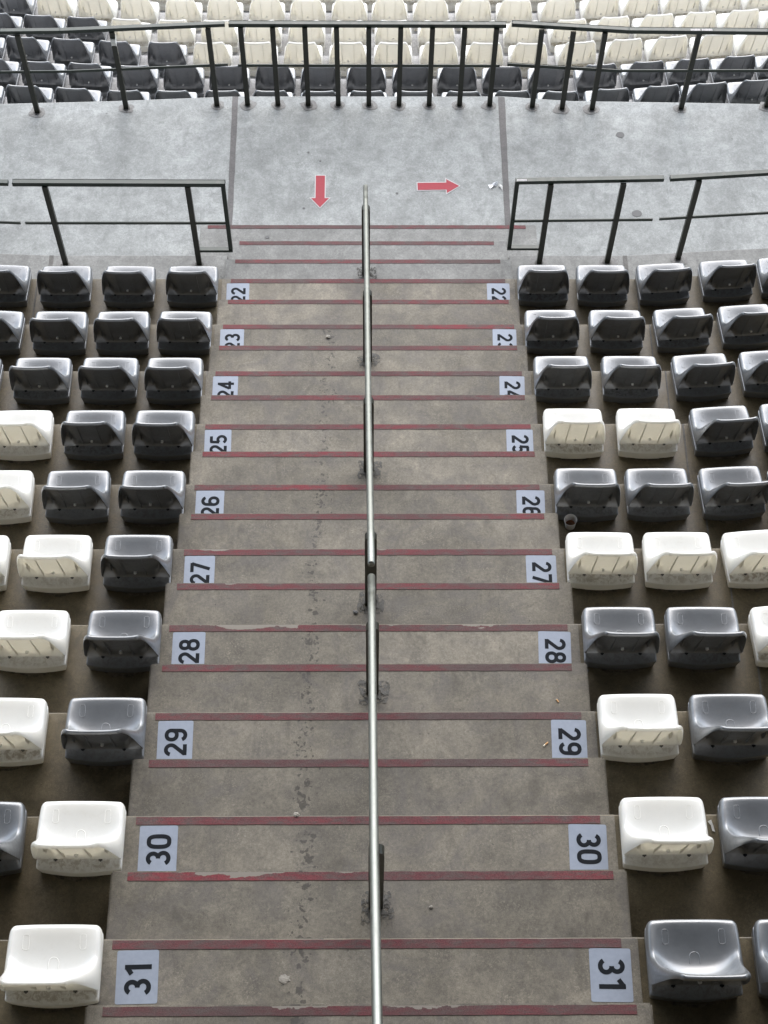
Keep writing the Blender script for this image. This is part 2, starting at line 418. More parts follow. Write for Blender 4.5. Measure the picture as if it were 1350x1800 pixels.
# ---------------------------------------------------------------- unseen stand structure overhead
def sbox(name, x0, x1, y0, y1, z0, z1, mat):
    o = rbox(name, x0, x1, y0, y1, z0, z1, mat, None, .02); return tag(o, kind='structure')
sbox('upper_deck', -30, 30, -14, -3.2, -1.9, -1.45, M['deck'])
sbox('back_wall', -30, 30, -4.6, -4.3, -12, -1.9, M['deck'])
sbox('shading_roof', -40, 40, -14, 12.6, 8.0, 8.4, M['roof'])  # unseen roof, front edge pushed forward to darken the near rows

# ---------------------------------------------------------------- the seat
def lerp(a, b, t): return a + (b - a) * t
C_ = [(.034, .085), (.036, .125), (.022, .143), (-.01, .140), (-.06, .128), (-.12, .117), (-.18, .116), (-.225, .134), (-.252, .175), (-.268, .24), (-.280, .32), (-.291, .40), (-.300, .462), (-.307, .498), (-.315, .512), (-.327, .511), (-.334, .499)]
R_ = [(.185, .032, .088), (.186, .031, .128), (.189, .017, .144), (.193, -.012, .147), (.196, -.055, .149), (.197, -.095, .150), (.196, -.130, .154), (.194, -.160, .172), (.190, -.190, .214), (.184, -.218, .275), (.176, -.244, .345), (.166, -.268, .412), (.156, -.288, .470), (.145, -.301, .508), (.134, -.313, .523), (.126, -.327, .521), (.122, -.334, .508)]
O_ = [(.205, .020, .075), (.212, .012, .095), (.218, .003, .108), (.221, -.020, .112), (.223, -.06, .114), (.224, -.10, .116), (.225, -.15, .118), (.225, -.20, .119), (.225, -.245, .121), (.223, -.272, .135), (.212, -.286, .235), (.198, -.297, .335), (.183, -.306, .415), (.168, -.315, .465), (.155, -.322, .492), (.144, -.330, .506), (.136, -.334, .501)]
def cr(tab, t):
    n = len(tab) - 1; t = max(0, min(n - 1e-6, t)); i = int(t); f = t - i
    p = [Vector(tab[max(0, min(n, i + j))]) for j in (-1, 0, 1, 2)]
    return .5 * ((2 * p[1]) + (-p[0] + p[2]) * f + (2 * p[0] - 5 * p[1] + 4 * p[2] - p[3]) * f * f + (-p[0] + 3 * p[1] - 3 * p[2] + p[3]) * f ** 3)
C3 = [(0, a, b) for a, b in C_]
SP = [i / 9 for i in range(10)]; AP = [i / 6 for i in range(1, 7)]
def shell_row(t):
    c, r, o = cr(C3, t), cr(R_, t), cr(O_, t)
    half = []
    for s in SP:
        q = s ** 3.0
        half.append(Vector((s * r.x, lerp(c.y, r.y, q), lerp(c.z, r.z, q))))
    for a in AP:
        sa, ca = math.sin(a * math.pi / 2), 1 - math.cos(a * math.pi / 2)
        half.append(Vector((lerp(r.x, o.x, sa), lerp(r.y, o.y, ca), lerp(r.z, o.z, ca))))
    return [Vector((-p.x, p.y, p.z)) for p in half[:0:-1]] + half
SUB = 3; TN = 16 * SUB + 1
grid = [shell_row(i / SUB) for i in range(TN)]
W_ = len(grid[0])
def gnorm(g):
    out = []
    for i in range(len(g)):
        row = []
        for j in range(len(g[0])):
            du = g[i][min(j + 1, len(g[0]) - 1)] - g[i][max(j - 1, 0)]
            dv = g[min(i + 1, len(g) - 1)][j] - g[max(i - 1, 0)][j]
            nn = du.cross(-dv)
            row.append(nn.normalized() if nn.length > 1e-12 else Vector((0, 0, 1)))
        out.append(row)
    return out
gn = gnorm(grid)
if gn[15][W_ // 2].z < 0: gn = [[-v for v in r] for r in gn]
def grid_part(rows, extra_v, extra_f, extra_n, name, mat):
    vs = [p for i in rows for p in grid[i]]; ns = [v for i in rows for v in gn[i]]
    fs = []
    for i in range(len(rows) - 1):
        for j in range(W_ - 1):
            a = i * W_ + j; fs.append((a, a + W_, a + W_ + 1, a + 1))
    off = len(vs); vs += extra_v; ns += extra_n; fs += [tuple(off + q for q in f) for f in extra_f]
    me = bpy.data.meshes.new(name); me.from_pydata([tuple(v) for v in vs], [], fs); me.materials.append(mat)
    me.polygons.foreach_set('use_smooth', [True] * len(me.polygons)); me.update()
    me.normals_split_custom_set_from_vertices([tuple(v) for v in ns])
    return me
def bead_loop(cx, cy, a, b, rad, zf, tilt=0, n=28, arch=False):
    """a raised bead outline on the pan: closed rounded rectangle or an arch; returns verts/faces/normals"""
    pts = []
    if not arch:
        for i in range(n):
            th = 2 * math.pi * i / n; e = 5
            cs, sn = math.cos(th), math.sin(th)
            r = (abs(cs) ** e + abs(sn) ** e) ** (-1 / e)
            pts.append((cx + a * r * cs, cy + b * r * sn))
    else:
        for i in range(n + 1):
            t = i / n
            if t < .3: pts.append((cx - a, cy - b + (b * 1.4) * t / .3))
            elif t > .7: pts.append((cx + a, cy - b + (b * 1.4) * (1 - t) / .3))
            else:
                th = math.pi * (1 - (t - .3) / .4); pts.append((cx + a * math.cos(th), cy + b * .4 + a * math.sin(th)))
    vs = []; fs = []; ns = []; m = 6; N_ = len(pts)
    for i, (x, y) in enumerate(pts):
        p0 = pts[(i - 1) % N_] if not arch else pts[max(0, i - 1)]; p1 = pts[(i + 1) % N_] if not arch else pts[min(N_ - 1, i + 1)]
        tx, ty = p1[0] - p0[0], p1[1] - p0[1]; L = math.hypot(tx, ty) or 1; nx, ny = ty / L, -tx / L
        for q in range(m):
            ang = math.pi * q / (m - 1)
            dx = math.cos(ang) * rad; dz = math.sin(ang) * rad
            vs.append(Vector((x + nx * dx, y + ny * dx, zf(x, y) - rad * .35 + dz))); ns.append(Vector((nx * math.cos(ang), ny * math.cos(ang), math.sin(ang) + .01)).normalized())
    rng = range(N_) if not arch else range(N_ - 1)
    for i in rng:
        for q in range(m - 1):
            a0 = i * m + q; a1 = ((i + 1) % N_) * m + q
            fs.append((a0, a1, a1 + 1, a0 + 1))
    return vs, fs, ns
SPLIT = 8 * SUB
def pan_z(x, y):
    best = min(((Vector((p.x - x, p.y - y)).length, p.z) for i in range(2 * SUB, SPLIT) for p in grid[i]), key=lambda q: q[0]); 
    return best[1]
ev, ef, en = [], [], []
for args in ((-.135, -.050, .015, .034, .0014), (.135, -.050, .015, .034, .0014)):
    a, b_, c_ = bead_loop(*args, pan_z); o = len(ev); ev += a; ef += [tuple(o + q for q in f) for f in b_]; en += c_
a, b_, c_ = bead_loop(.0, -.150, .024, .022, .0025, pan_z, arch=True); o = len(ev); ev += a; ef += [tuple(o + q for q in f) for f in b_]; en += c_
def seat_meshes(mat, tagname):
    pan = grid_part(list(range(0, SPLIT + 1)), ev, ef, en, tagname + '_pan', mat)
    # rear face of the backrest: recessed panel with a rounded lumbar bulge, ribs, gussets
    rv, rf, rn = [], [], []
    NA, NB = 48, 34
    outl = [O_[i] for i in range(9, 17)]
    def outline(h):
        for p, q in zip(outl, outl[1:]):
            if p[2] <= h <= q[2]:
                f = (h - p[2]) / (q[2] - p[2] + 1e-9); return lerp(p[0], q[0], f), lerp(p[1], q[1], f)
        return (outl[0][0], outl[0][1]) if h < outl[0][2] else (outl[-2][0], outl[-2][1])
    inner = [grid[i][j] for i in range(6 * SUB, TN) for j in range(W_) if 6 <= j < W_ - 6]
    def front_v(x, h):
        best = sorted(((p.x - x) ** 2 + (p.z - h) ** 2, p.y) for p in inner if p.z > .13)[:5]
        ws = [1 / (d + 1e-6) for d, _ in best]; return sum(w_ * b_[1] for w_, b_ in zip(ws, best)) / sum(ws)
    def ridge(h):
        rr_ = R_[8:17]
        if h < rr_[0][2]: return rr_[0][0], rr_[0][1]
        for p, q in zip(rr_, rr_[1:]):
            if p[2] <= h <= q[2]:
                f = (h - p[2]) / (q[2] - p[2] + 1e-9); return lerp(p[0], q[0], f), lerp(p[1], q[1], f)
        return .13, -.31
    recmap = {}
    def recess(x, h, vp, wo):
        rx, rv_ = ridge(h); ax = abs(x)
        if ax <= rx: d = front_v(x, h) - .007 - vp
        else: d = (rv_ - .007 - vp) * max(0, (wo - ax) / max(.01, wo - rx))
        bt = max(0, min(1, (h - .125) / .09)); cap_ = .010 + .017 * bt * bt * (3 - 2 * bt) + .033 * min(1, bt * 2) * max(0, min(1, (ax - .11) / .04)) 
        # soft minimum keeps the crease round the bowl readable
        k_ = .016; h_ = max(0, k_ - abs(d - cap_)) / k_
        return max(.002, min(d, cap_) - h_ * h_ * k_ * .25)
    g2 = []
    for j in range(NB + 1):
        tb = j / NB; h = .122 + (.5035 - .122) * (1 - (1 - tb) ** 1.35)
        wo, vp = outline(h); row = []
        for i in range(NA + 1):
            s = -1 + 2 * i / NA; s = math.copysign(abs(s) ** .85, s)
            x = s * (wo - .002)
            edge = min((1 - abs(s)) / .05, (.5035 - h) / .012, 1)
            edge = max(0, edge); edge = edge * edge * (3 - 2 * edge)
            rec = edge * recess(x, h, vp, wo)
            if h < .135: rec *= max(0, (h - .122) / .013)
            row.append(Vector((x, vp + rec, h)))
        g2.append(row)
    n2 = gnorm(g2)
    sgn = 1 if n2[NB // 2][NA // 2].y < 0 else -1
    for j in range(NB + 1):
        for i in range(NA + 1): rv.append(g2[j][i]); rn.append(n2[j][i] * sgn)
    for j in range(NB):
        for i in range(NA):
            a = j * (NA + 1) + i; rf.append((a, a + 1, a + NA + 2, a + NA + 1))
    def plate(x, h0, h1, t, lift):
        o = len(rv); k = 8
        for q in range(k + 1):
            h = lerp(h0, h1, q / k); _, vp = outline(h)
            fade = min(1, (h1 - h) / .05)
            for dx in (-t, t):
                rv.append(Vector((x + dx, vp + recess(x, h, vp, _) + .002, h))); rn.append(Vector((math.copysign(1, dx), 0, 0)))
                rv.append(Vector((x + dx * .7, vp + max(.003, recess(x, h, vp, _) - lift * fade), h))); rn.append(Vector((math.copysign(.5, dx), -.8, 0)).normalized())
        for q in range(k):
            b0 = o + q * 4; b1 = b0 + 4
            rf.extend([(b0 + 1, b1 + 1, b1, b0), (b0 + 3, b1 + 3, b1 + 1, b0 + 1), (b0 + 2, b1 + 2, b1 + 3, b0 + 3)])
        rf.append((o, o + 1, o + 3, o + 2))
    plate(-.068, .128, .47, .0036, .035); plate(.068, .128, .47, .0036, .035)
    plate(-.155, .17, .29, .0035, .03); plate(.155, .17, .29, .0035, .03)
    back = grid_part(list(range(SPLIT, TN)), rv, rf, rn, tagname + '_back', mat)
    # base: rounded box with a bowed rear wall and a sloping rear ledge
    def loop(h, ins, rear, bow, wid=.214):
        pts = []; r = .03
        w = wid - ins; f = .020 - ins
        def arc(cx, cy, a0, a1, n=6):
            for q in range(n + 1):
                a = R(lerp(a0, a1, q / n)); pts.append((cx + r * math.cos(a), cy + r * math.sin(a)))
        arc(w - r, f - r, 0, 90); arc(-w + r, f - r, 90, 180)
        rr = rear + ins
        r = .012
        arc(-w + r, rr + r, 180, 266, 4)
        for q in range(1, 16):
            x = lerp(-w + r, w - r, q / 16); pts.append((x, rr - bow * (1 - (x / (w - r)) ** 2)))
        arc(w - r, rr + r, 274, 360, 4)
        return [Vector((x, y, h)) for x, y in pts]
    L = [loop(-.0, .010, -.318, .020, .220), loop(.078, .0, -.312, .022, .220), loop(.083, .0012, -.311, .022, .220), loop(.086, .006, -.308, .020, .220), loop(.121, .009, -.266, .004, .222), loop(.090, .035, -.235, .0)]
    bm = bmesh.new(); rings = [[bm.verts.new(p) for p in l] for l in L]; k = len(L[0])
    for r0, r1 in zip(rings, rings[1:]):
        for q in range(k): bm.faces.new((r0[q], r0[(q + 1) % k], r1[(q + 1) % k], r1[q]))
    bm.faces.new(rings[-1]); bmesh.ops.recalc_face_normals(bm, faces=bm.faces)
    base = bpy.data.meshes.new(tagname + '_base'); bm.to_mesh(base); bm.free(); base.materials.append(mat)
    base.polygons.foreach_set('use_smooth', [True] * len(base.polygons))
    base.set_sharp_from_angle(angle=R(35))
    # two small hinge clips under the backrest edge
    bm = bmesh.new()
    for x in (0,):
        bar_bm(bm, (x - .010, -.276, .124), (x + .010, -.276, .124), .008, .006, .001)
        bar_bm(bm, (x - .004, -.280, .121), (x + .004, -.280, .121), .007, .007, .001)
    bmesh.ops.recalc_face_normals(bm, faces=bm.faces)
    clip = bpy.data.meshes.new(tagname + '_clips'); bm.to_mesh(clip); bm.free(); clip.materials.append(M['soot'] if tagname == 'white' else M['ink'])
    return pan, back, base, clip
bm = bmesh.new()
tube_bm(bm, [(0, -.258, .182), (0, -.276, .181), (0, -.279, .181)], [.010, .010, .006], 12)
bmesh.ops.recalc_face_normals(bm, faces=bm.faces)
bolt_me = bpy.data.meshes.new('seat_bolt'); bm.to_mesh(bolt_me); bm.free(); bolt_me.materials.append(M['bolt'])
SEAT = {}
protos = {'grey': seat_meshes(M['grey'], 'grey'), 'white': seat_meshes(M['white'], 'white')}
def make_seat(colour, x, y, z, rz, label, group):
    root = empty('stadium_seat', (x, y, z), rz)
    root.rotation_euler = (random.uniform(-.006, .006), random.uniform(-.006, .006), rz)
    tag(root, label, 'seat', group)
    pan, back, base, clip = protos[colour]; clips = []
    for nm, me in (('seat_pan', pan), ('backrest', back), ('base', base), ('bolt', bolt_me), ('hinge_clip', clip), ('hinge_clip', clip)):
        if nm == 'hinge_clip' and z < -12: continue
        ob = bpy.data.objects.new(nm, me); link(ob, root)
        if nm == 'hinge_clip': clips.append(ob)
    for ob, cx in zip(clips, (-.115, .115)): ob.location = (cx, 0, 0)
    return root
ordn = ['first', 'second', 'third', 'fourth', 'fifth', 'sixth', 'seventh', 'eighth', 'ninth', 'tenth', 'eleventh', 'twelfth', 'thirteenth', 'fourteenth', 'fifteenth', 'sixteenth', 'seventeenth', 'eighteenth', 'nineteenth', 'twentieth', 'twenty-first']
# upper rows: world x of every seat, outward from the stairs, and its colour
UP = {22: ([-1.54, -2.09, -2.65, -3.19], 'gggg', [1.53, 2.05, 2.58, 3.14, 3.66], 'ggggg'),
      23: ([-1.53, -2.05, -2.57, -3.10], 'gggg', [1.53, 2.07, 2.61, 3.16], 'gggg'),
      24: ([-1.53, -2.04, -2.57, -3.12], 'gggg', [1.53, 2.07, 2.63, 3.17], 'gggg'),
      25: ([-1.52, -2.04, -2.58], 'ggw', [1.53, 2.08, 2.63, 3.16], 'wwgg'),
      26: ([-1.51, -2.04, -2.58], 'ggw', [1.53, 2.03, 2.55, 3.05], 'gggg'),
      27: ([-1.51, -2.04, -2.58], 'gww', [1.52, 2.03, 2.55], 'www'),
      28: ([-1.49, -2.05], 'gw', [1.53, 2.04, 2.56], 'ggw'),
      29: ([-1.48, -2.04], 'gw', [1.52, 2.04], 'wg'),
      30: ([-1.49, -2.01], 'wg', [1.53, 2.05], 'wg'),
      31: ([-1.49], 'w', [1.54, 2.06], 'gg')}
cname = {'g': 'grey', 'w': 'white'}
grime_v, grime_f = [], []
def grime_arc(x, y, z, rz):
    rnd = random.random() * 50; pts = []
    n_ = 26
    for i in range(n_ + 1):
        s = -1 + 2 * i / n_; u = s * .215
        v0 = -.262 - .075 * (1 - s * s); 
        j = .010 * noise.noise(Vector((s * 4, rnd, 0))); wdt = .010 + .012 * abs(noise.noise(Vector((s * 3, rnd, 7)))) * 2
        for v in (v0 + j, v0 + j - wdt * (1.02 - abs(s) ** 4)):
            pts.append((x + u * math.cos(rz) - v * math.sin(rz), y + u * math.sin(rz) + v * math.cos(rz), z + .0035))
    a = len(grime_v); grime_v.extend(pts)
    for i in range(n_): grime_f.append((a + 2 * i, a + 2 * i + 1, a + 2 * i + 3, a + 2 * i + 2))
for row, (lx, lc, rx, rc) in UP.items():
    k = 31 - row
    for side, xs, cs in (('left', lx, lc), ('right', rx, rc)):
        for i, (x, c) in enumerate(zip(xs, cs)):
            yy = yn(k) + upoff(x) + (.018 if side == 'right' and row > 21 else .004); rz = math.atan(upslope(x))
            where = 'nearest the stairs' if i == 0 else ordn[i] + ' from the stairs'
            lab = f'{cname[c]} plastic seat in row {row} on the {side}, {where}'
            make_seat(cname[c], x, yy, ZT[k], rz + random.uniform(-.012, .012), lab, f'seats in the numbered rows {side} of the stairs')
            grime_arc(x, yy, ZT[k], rz)
gr_o = mesh_obj('floor_grime', grime_v, grime_f, M['grime']); tag(gr_o, 'dark dirt lines on the terrace floor behind the seats', 'dirt', kind='stuff')
# lower rows, beyond the walkway (floor height, nosing y, [x], colours)
LOW = [('first', -12.86, 12.125, [-4.13 + .0, -3.60, -3.08, -2.56, -2.05, -1.53, -1.02, -.51, -.01, .49, 1.0, 1.51, 2.03, 2.54, 3.07, 3.58, 4.09], 'g' * 17),
       ('second', -13.26, 12.87, [-4.12, -3.60, -3.08, -2.56, -2.05, -1.54, -1.03, -.53, -.02, .49, .99, 1.49, 2.0, 2.52, 3.04, 3.55, 4.06, 4.57], 'g' * 18),
       ('third', -13.653, 13.615, [-4.44, -3.92, -3.40, -2.86, -2.32, -1.80, -1.27, -.75, -.23, .29, .82, 1.34, 1.85, 2.39, 2.93, 3.45, 3.98, 4.49], 'ggggg' + 'w' * 13),
       ('fourth', -14.038, 14.36, [-4.39, -3.87, -3.36, -2.83, -2.30, -1.78, -1.26, -.74, -.22, .30, .82, 1.34, 1.85, 2.38, 2.90, 3.42, 3.94, 4.45, 4.97], 'ggg' + 'w' * 16),
       ('fifth', -14.413, 15.105, [-4.38, -3.86, -3.35, -2.83, -2.29, -1.78, -1.26, -.75, -.23, .27, .78, 1.31, 1.82, 2.34, 2.87, 3.37, 3.89, 4.41, 4.92], 'g' + 'w' * 18),
       ('sixth', -14.78, 15.85, [-3.62, -3.10, -2.58, -2.06, -1.54, -1.02, -.50, .02, .54, 1.06, 1.58, 2.10, 2.62, 3.14, 3.66, 4.18], 'w' * 16)]
for nm, z, y, xs, cs in LOW:
    for i, (x, c) in enumerate(zip(xs, cs)):
        rz = math.atan(lowslope(x))
        mid = len(xs) // 2
        lab = f'{cname[c]} seat, {ordn[i]} from the left in the {nm} row beyond the far railing'
        make_seat(cname[c], x, y + lowoff(x), z, rz + random.uniform(-.015, .015), lab, 'seats in the lower rows beyond the walkway')

# ---------------------------------------------------------------- number stickers
def arcp(cx, cy, rx, ry, a0, a1, n=22):
    return [(cx + rx * math.cos(R(lerp(a0, a1, q / n))), cy + ry * math.sin(R(lerp(a0, a1, q / n)))) for q in range(n + 1)]
def sup(cx, cy, a, b, e=2.5, n=44):
    o = []
    for q in range(n + 1):
        t = 2 * math.pi * q / n; c_, s_ = math.cos(t), math.sin(t); r = (abs(c_) ** e + abs(s_) ** e) ** (-1 / e); o.append((cx + a * r * c_, cy + b * r * s_))
    return o
SIX = [arcp(.32, .70, .215, .215, 20, 180) + [(.095, .32)], sup(.31, .31, .215, .225, 2.2)]
DIG = {'0': [sup(.31, .5, .22, .415, 3.0)], '1': [[(.36, 0), (.36, 1)], [(.36, .93), (.10, .74)]],
       '2': [arcp(.31, .69, .215, .225, 170, -35) + [(.10, .085)], [(.05, .085), (.56, .085)]],
       '3': [arcp(.30, .71, .20, .205, 155, -90), arcp(.30, .30, .225, .215, 90, -155)],
       '4': [[(.42, 0), (.42, 1)], [(.42, .93), (.07, .26)], [(.03, .26), (.60, .26)]],
       '5': [[(.53, .915), (.14, .915)], [(.15, .97), (.12, .45)], arcp(.30, .31, .225, .225, 140, -150)],
       '6': SIX, '9': [[(.62 - x, 1 - y) for x, y in p] for p in SIX],
       '7': [[(.04, .915), (.57, .915)], [(.53, .93), (.22, 0)]], '8': [sup(.31, .72, .185, .195, 2.2), sup(.31, .305, .22, .22, 2.2)]}
def digits(txt, cap, parent, loc, rz):
    vs = []; fs = []; hw = .088 * cap; x0 = 0; lift = 0
    for ch in txt:
        for path in DIG[ch]:
            P = [Vector((x0 + x * cap, y * cap)) for x, y in path]; a = len(vs); n_ = len(P); lift += .00006
            closed = (P[0] - P[-1]).length < 1e-5
            for i, p in enumerate(P):
                if closed: d = P[(i + 1) % (n_ - 1)] - P[(i - 1) % (n_ - 1)]
                else: d = P[min(i + 1, n_ - 1)] - P[max(i - 1, 0)]
                d.normalize(); nn = Vector((-d.y, d.x)) * hw
                vs += [(p.x + nn.x, p.y + nn.y, lift), (p.x - nn.x, p.y - nn.y, lift)]
            for i in range(n_ - 1): fs.append((a + 2 * i, a + 2 * i + 1, a + 2 * i + 3, a + 2 * i + 2))
        x0 += (.62 + .07) * cap
    w = x0 - .07 * cap
    vs = [(x - w / 2, y - cap / 2, z) for x, y, z in vs]
    o = mesh_obj('digits', vs, fs, M['ink'], parent); o.location = loc; o.rotation_euler = (0, 0, rz); return o
PL = {31: (-1.206, 1.833, 1.055, 1.851), 30: (-1.202, 2.580, 1.046, 2.595), 29: (-1.200, 3.326, 1.038, 3.341), 28: (-1.206, 4.073, 1.042, 4.091), 27: (-1.217, 4.830, 1.040, 4.841),
      26: (-1.223, 5.579, 1.046, 5.599), 25: (-1.231, 6.318, 1.036, 6.336), 24: (-1.239, 7.063, 1.042, 7.081), 23: (-1.247, 7.819, 1.044, 7.837), 22: (-1.252, 8.540, 1.048, 8.563)}
def rrect(w, h, r, t):
    pts = []
    for cx, cy, a0 in ((w - r, h - r, 0), (-w + r, h - r, 90), (-w + r, -h + r, 180), (w - r, -h + r, 270)):
        for q in range(5):
            a = R(a0 + q * 22.5); pts.append((cx + r * math.cos(a), cy + r * math.sin(a)))
    n_ = len(pts); vs = [(x, y, 0) for x, y in pts] + [(x, y, t) for x, y in pts]
    fs = [tuple(range(n_, 2 * n_))] + [(i, (i + 1) % n_, n_ + (i + 1) % n_, n_ + i) for i in range(n_)]
    return vs, fs
for row, (xl, yl, xr, yr) in PL.items():
    k = 31 - row; wd, ln = .200, .252
    for side, x, y in (('left', xl, yl), ('right', xr, yr)):
        cx, cy = x + wd / 2, y - ln / 2
        if y > yn(k) - .055: cy -= (y - (yn(k) - .055))
        vs, fs = rrect(wd / 2, ln / 2, .010, .0012)
        o = mesh_obj('number_sticker', vs, fs, M['plate']); o.location = (cx, cy, zt(k) + .0045)
        o.rotation_euler = (0, 0, random.uniform(-.012, .012) + (.012 if side == 'left' else -.02))
        tag(o, f'grey sticker with black {row} at the {side} end of its stair step', 'sticker', 'row number stickers on the stair treads')
        digits(str(row), .128, o, (.004, -.004, .0018), R(90) if side == 'left' else R(-90))

# arrows on the walkway
def flat_poly(name, pts, z, t, mat, parent=None):
    n_ = len(pts); vs = [(x, y, z) for x, y in pts] + [(x, y, z + t) for x, y in pts]
    bm = bmesh.new(); vv = [bm.verts.new(v) for v in vs]
    bm.faces.new(vv[n_:]); 
    for i in range(n_): bm.faces.new((vv[i], vv[(i + 1) % n_], vv[n_ + (i + 1) % n_], vv[n_ + i]))
    return bm_obj(name, bm, mat, parent)
def arrow(cx, cy, ang, L, hl, hw, sw, label):
    base = [(-L / 2, sw), (L / 2 - hl, sw), (L / 2 - hl, hw), (L / 2, 0), (L / 2 - hl, -hw), (L / 2 - hl, -sw), (-L / 2, -sw)]
    g = .009
    outer = [(-L / 2 - g, sw + g), (L / 2 - hl - g, sw + g), (L / 2 - hl - g, hw + 2.1 * g), (L / 2 + 1.6 * g, 0), (L / 2 - hl - g, -hw - 2.1 * g), (L / 2 - hl - g, -sw - g), (-L / 2 - g, -sw - g)]
    root = empty('arrow_sticker', (cx, cy, ZP), ang)
    tag(root, label, 'sticker', 'red arrows on the walkway')
    flat_poly('white_border', outer, .003, .001, M['whitevinyl'], root); flat_poly('red_arrow', base, .0046, .001, M['red'], root)
arrow(-.473, 10.252, R(-90), .40, .115, .088, .045, 'red arrow with white outline pointing down towards the stairs')
arrow(.690, 10.319, R(1), .41, .125, .088, .045, 'red arrow with white outline pointing right along the walkway')

# ---------------------------------------------------------------- railings
def blob(name, x, y, z, r, mat, parent, sq=0, t=.004, amp=.35):
    n_ = 22; s = random.random() * 99; pts = []
    for i in range(n_):
        a = 2 * math.pi * i / n_; rr = r * (1 + amp * noise.noise(Vector((math.cos(a) * 1.2, math.sin(a) * 1.2, s))))
        if sq: rr *= min(1.25, (abs(math.cos(a)) ** 6 + abs(math.sin(a)) ** 6) ** (-1 / 6))
        pts.append((x + rr * math.cos(a), y + rr * math.sin(a) * .85))
    return flat_poly(name, pts, z, t, mat, parent)
def polyline_bar(name, pts, z, wid, hei, mat, parent):
    bm = bmesh.new()
    for a, b in zip(pts, pts[1:]): bar_bm(bm, (*a, z), (*b, z), wid, hei, .003)
    return bm_obj(name, bm, mat, parent)
def railing(label, posts, top, mid, zf, h, hm, pw=.052, extra=None, group='green railings along the walkway'):
    cx = sum(p[0] for p in posts) / len(posts); cy = sum(p[1] for p in posts) / len(posts)
    root = empty('railing', (0, 0, 0)); tag(root, label, 'railing', group)
    polyline_bar('top_rail', top, zf + h - .02, .045, .04, M['green'], root)
    polyline_bar('middle_rail', mid, zf + hm, .014, .032, M['green'], root)
    for (x, y) in posts:
        bm = bmesh.new(); bar_bm(bm, (x, y, zf - .01), (x, y, zf + h - .041), pw - .003, .03, .003)
        for v in bm.verts:   # wide face towards the viewer
            dx, dy = v.co.x - x, v.co.y - y; v.co.x = x + dy if False else v.co.x
        bm_obj('post', bm, M['olive'], root)
        blob('mortar_patch', x + random.uniform(-.01, .01), y - .005, zf + .001, random.uniform(.065, .085), M['patch'], root, t=.002)
        blob('mortar_patch', x, y - .004, zf + .001, random.uniform(.036, .044), M['soot'], root, t=.005)
    if extra: extra(root)
    return root
H = 1.08
railing('dark green railing with nine close posts at the far edge of the walkway', [(-1.225, 11.386), (-.918, 11.386), (-.609, 11.386), (-.304, 11.386), (.006, 11.386), (.313, 11.386), (.619, 11.386), (.928, 11.386), (1.235, 11.386)],
        [(-1.335, 11.42), (1.325, 11.415)], [(-1.285, 11.395), (1.30, 11.395)], ZP, H, .54)
def tape_l(root):
    bm = bmesh.new(); bar_bm(bm, (-2.452, 11.338, ZP + .88), (-2.452, 11.338, ZP + .96), .045, .060, .004); bm_obj('sticker_remains', bm, M['paper'], root)
railing('dark green railing at the walkway far edge, left section bent away', [(-4.25, 11.27), (-3.347, 11.284), (-2.454, 11.339), (-1.536, 11.379)],
        [(-4.9, 11.26), (-3.51, 11.315), (-2.941, 11.325), (-1.374, 11.42)], [(-4.9, 11.26), (-3.61, 11.300), (-2.95, 11.31), (-1.385, 11.405)], ZP, H, .54, extra=tape_l)
def marks(root):
    # worn white lettering, too small to read, on the top rail
    bm = bmesh.new()
    random.seed(3); x = 3.09
    for wd in (.010, .008, .011, .009, .010, .012, .008, -.012, .009, .007, .011, .008, .010, .012, .009, .008):
        if wd > 0: bar_bm(bm, (x, 11.333, ZP + H + .0002), (x + wd, 11.333, ZP + H + .0002), random.uniform(.022, .028), .001, 0)
        x += abs(wd) + .0035
    bm_obj('white_lettering', bm, M['whitevinyl'], root)
railing('dark green railing at the walkway far edge, right section with white lettering', [(1.668, 11.366), (1.97, 11.341), (2.275, 11.334), (3.182, 11.343), (4.058, 11.373)],
        [(1.383, 11.432), (2.5, 11.345), (3.831, 11.33), (5.2, 11.34)], [(1.38, 11.415), (2.5, 11.33), (5.2, 11.34)], ZP, H, .54, extra=marks)
NG = 'green railings on the ledge above the walkway'
HN = 1.13
def end_frame(xe, xp, y):
    def f(root):
        bm = bmesh.new(); bar_bm(bm, (xe, y, ZL + .215), (xe, y, ZL + HN - .041), .036, .03, .003); bm_obj('end_upright', bm, M['green'], root)
        bm = bmesh.new(); bar_bm(bm, (xe - (.018 if xe < 0 else -.018) * -1, y, ZL + .20), (xp, y, ZL + .20), .045, .03, .003); bm_obj('bottom_rail', bm, M['green'], root)
    return f
def tag_r(root):
    bm = bmesh.new(); x = 1.285
    for i in range(8):
        bar_bm(bm, (x, 9.087, ZL + HN + .0002), (x + .007, 9.087, ZL + HN + .0002), .022, .001, 0); x += .0105
    bm_obj('white_lettering', bm, M['whitevinyl'], root)
railing('dark green railing with closed end frame left of the stair foot', [(-2.79, 9.05), (-1.56, 9.05)], [(-3.062, 9.07), (-1.235, 9.063)], [(-3.05, 9.045), (-1.265, 9.045)], ZL, HN, .60, .05, end_frame(-1.255, -1.56, 9.063), NG)
def exr(root): end_frame(1.287, 1.58, 9.088)(root); tag_r(root)
railing('dark green railing with closed end frame right of the stair foot', [(1.58, 9.07), (2.21, 9.08)], [(1.272, 9.089), (2.560, 9.122)], [(1.29, 9.07), (2.54, 9.087)], ZL, HN, .60, .05, exr, NG)
railing('dark green railing section on the ledge at the right photo edge', [(2.87, 9.12), (4.3, 9.22)], [(2.612, 9.123), (4.9, 9.30)], [(2.60, 9.094), (4.9, 9.26)], ZL, HN, .60, .05, None, NG)
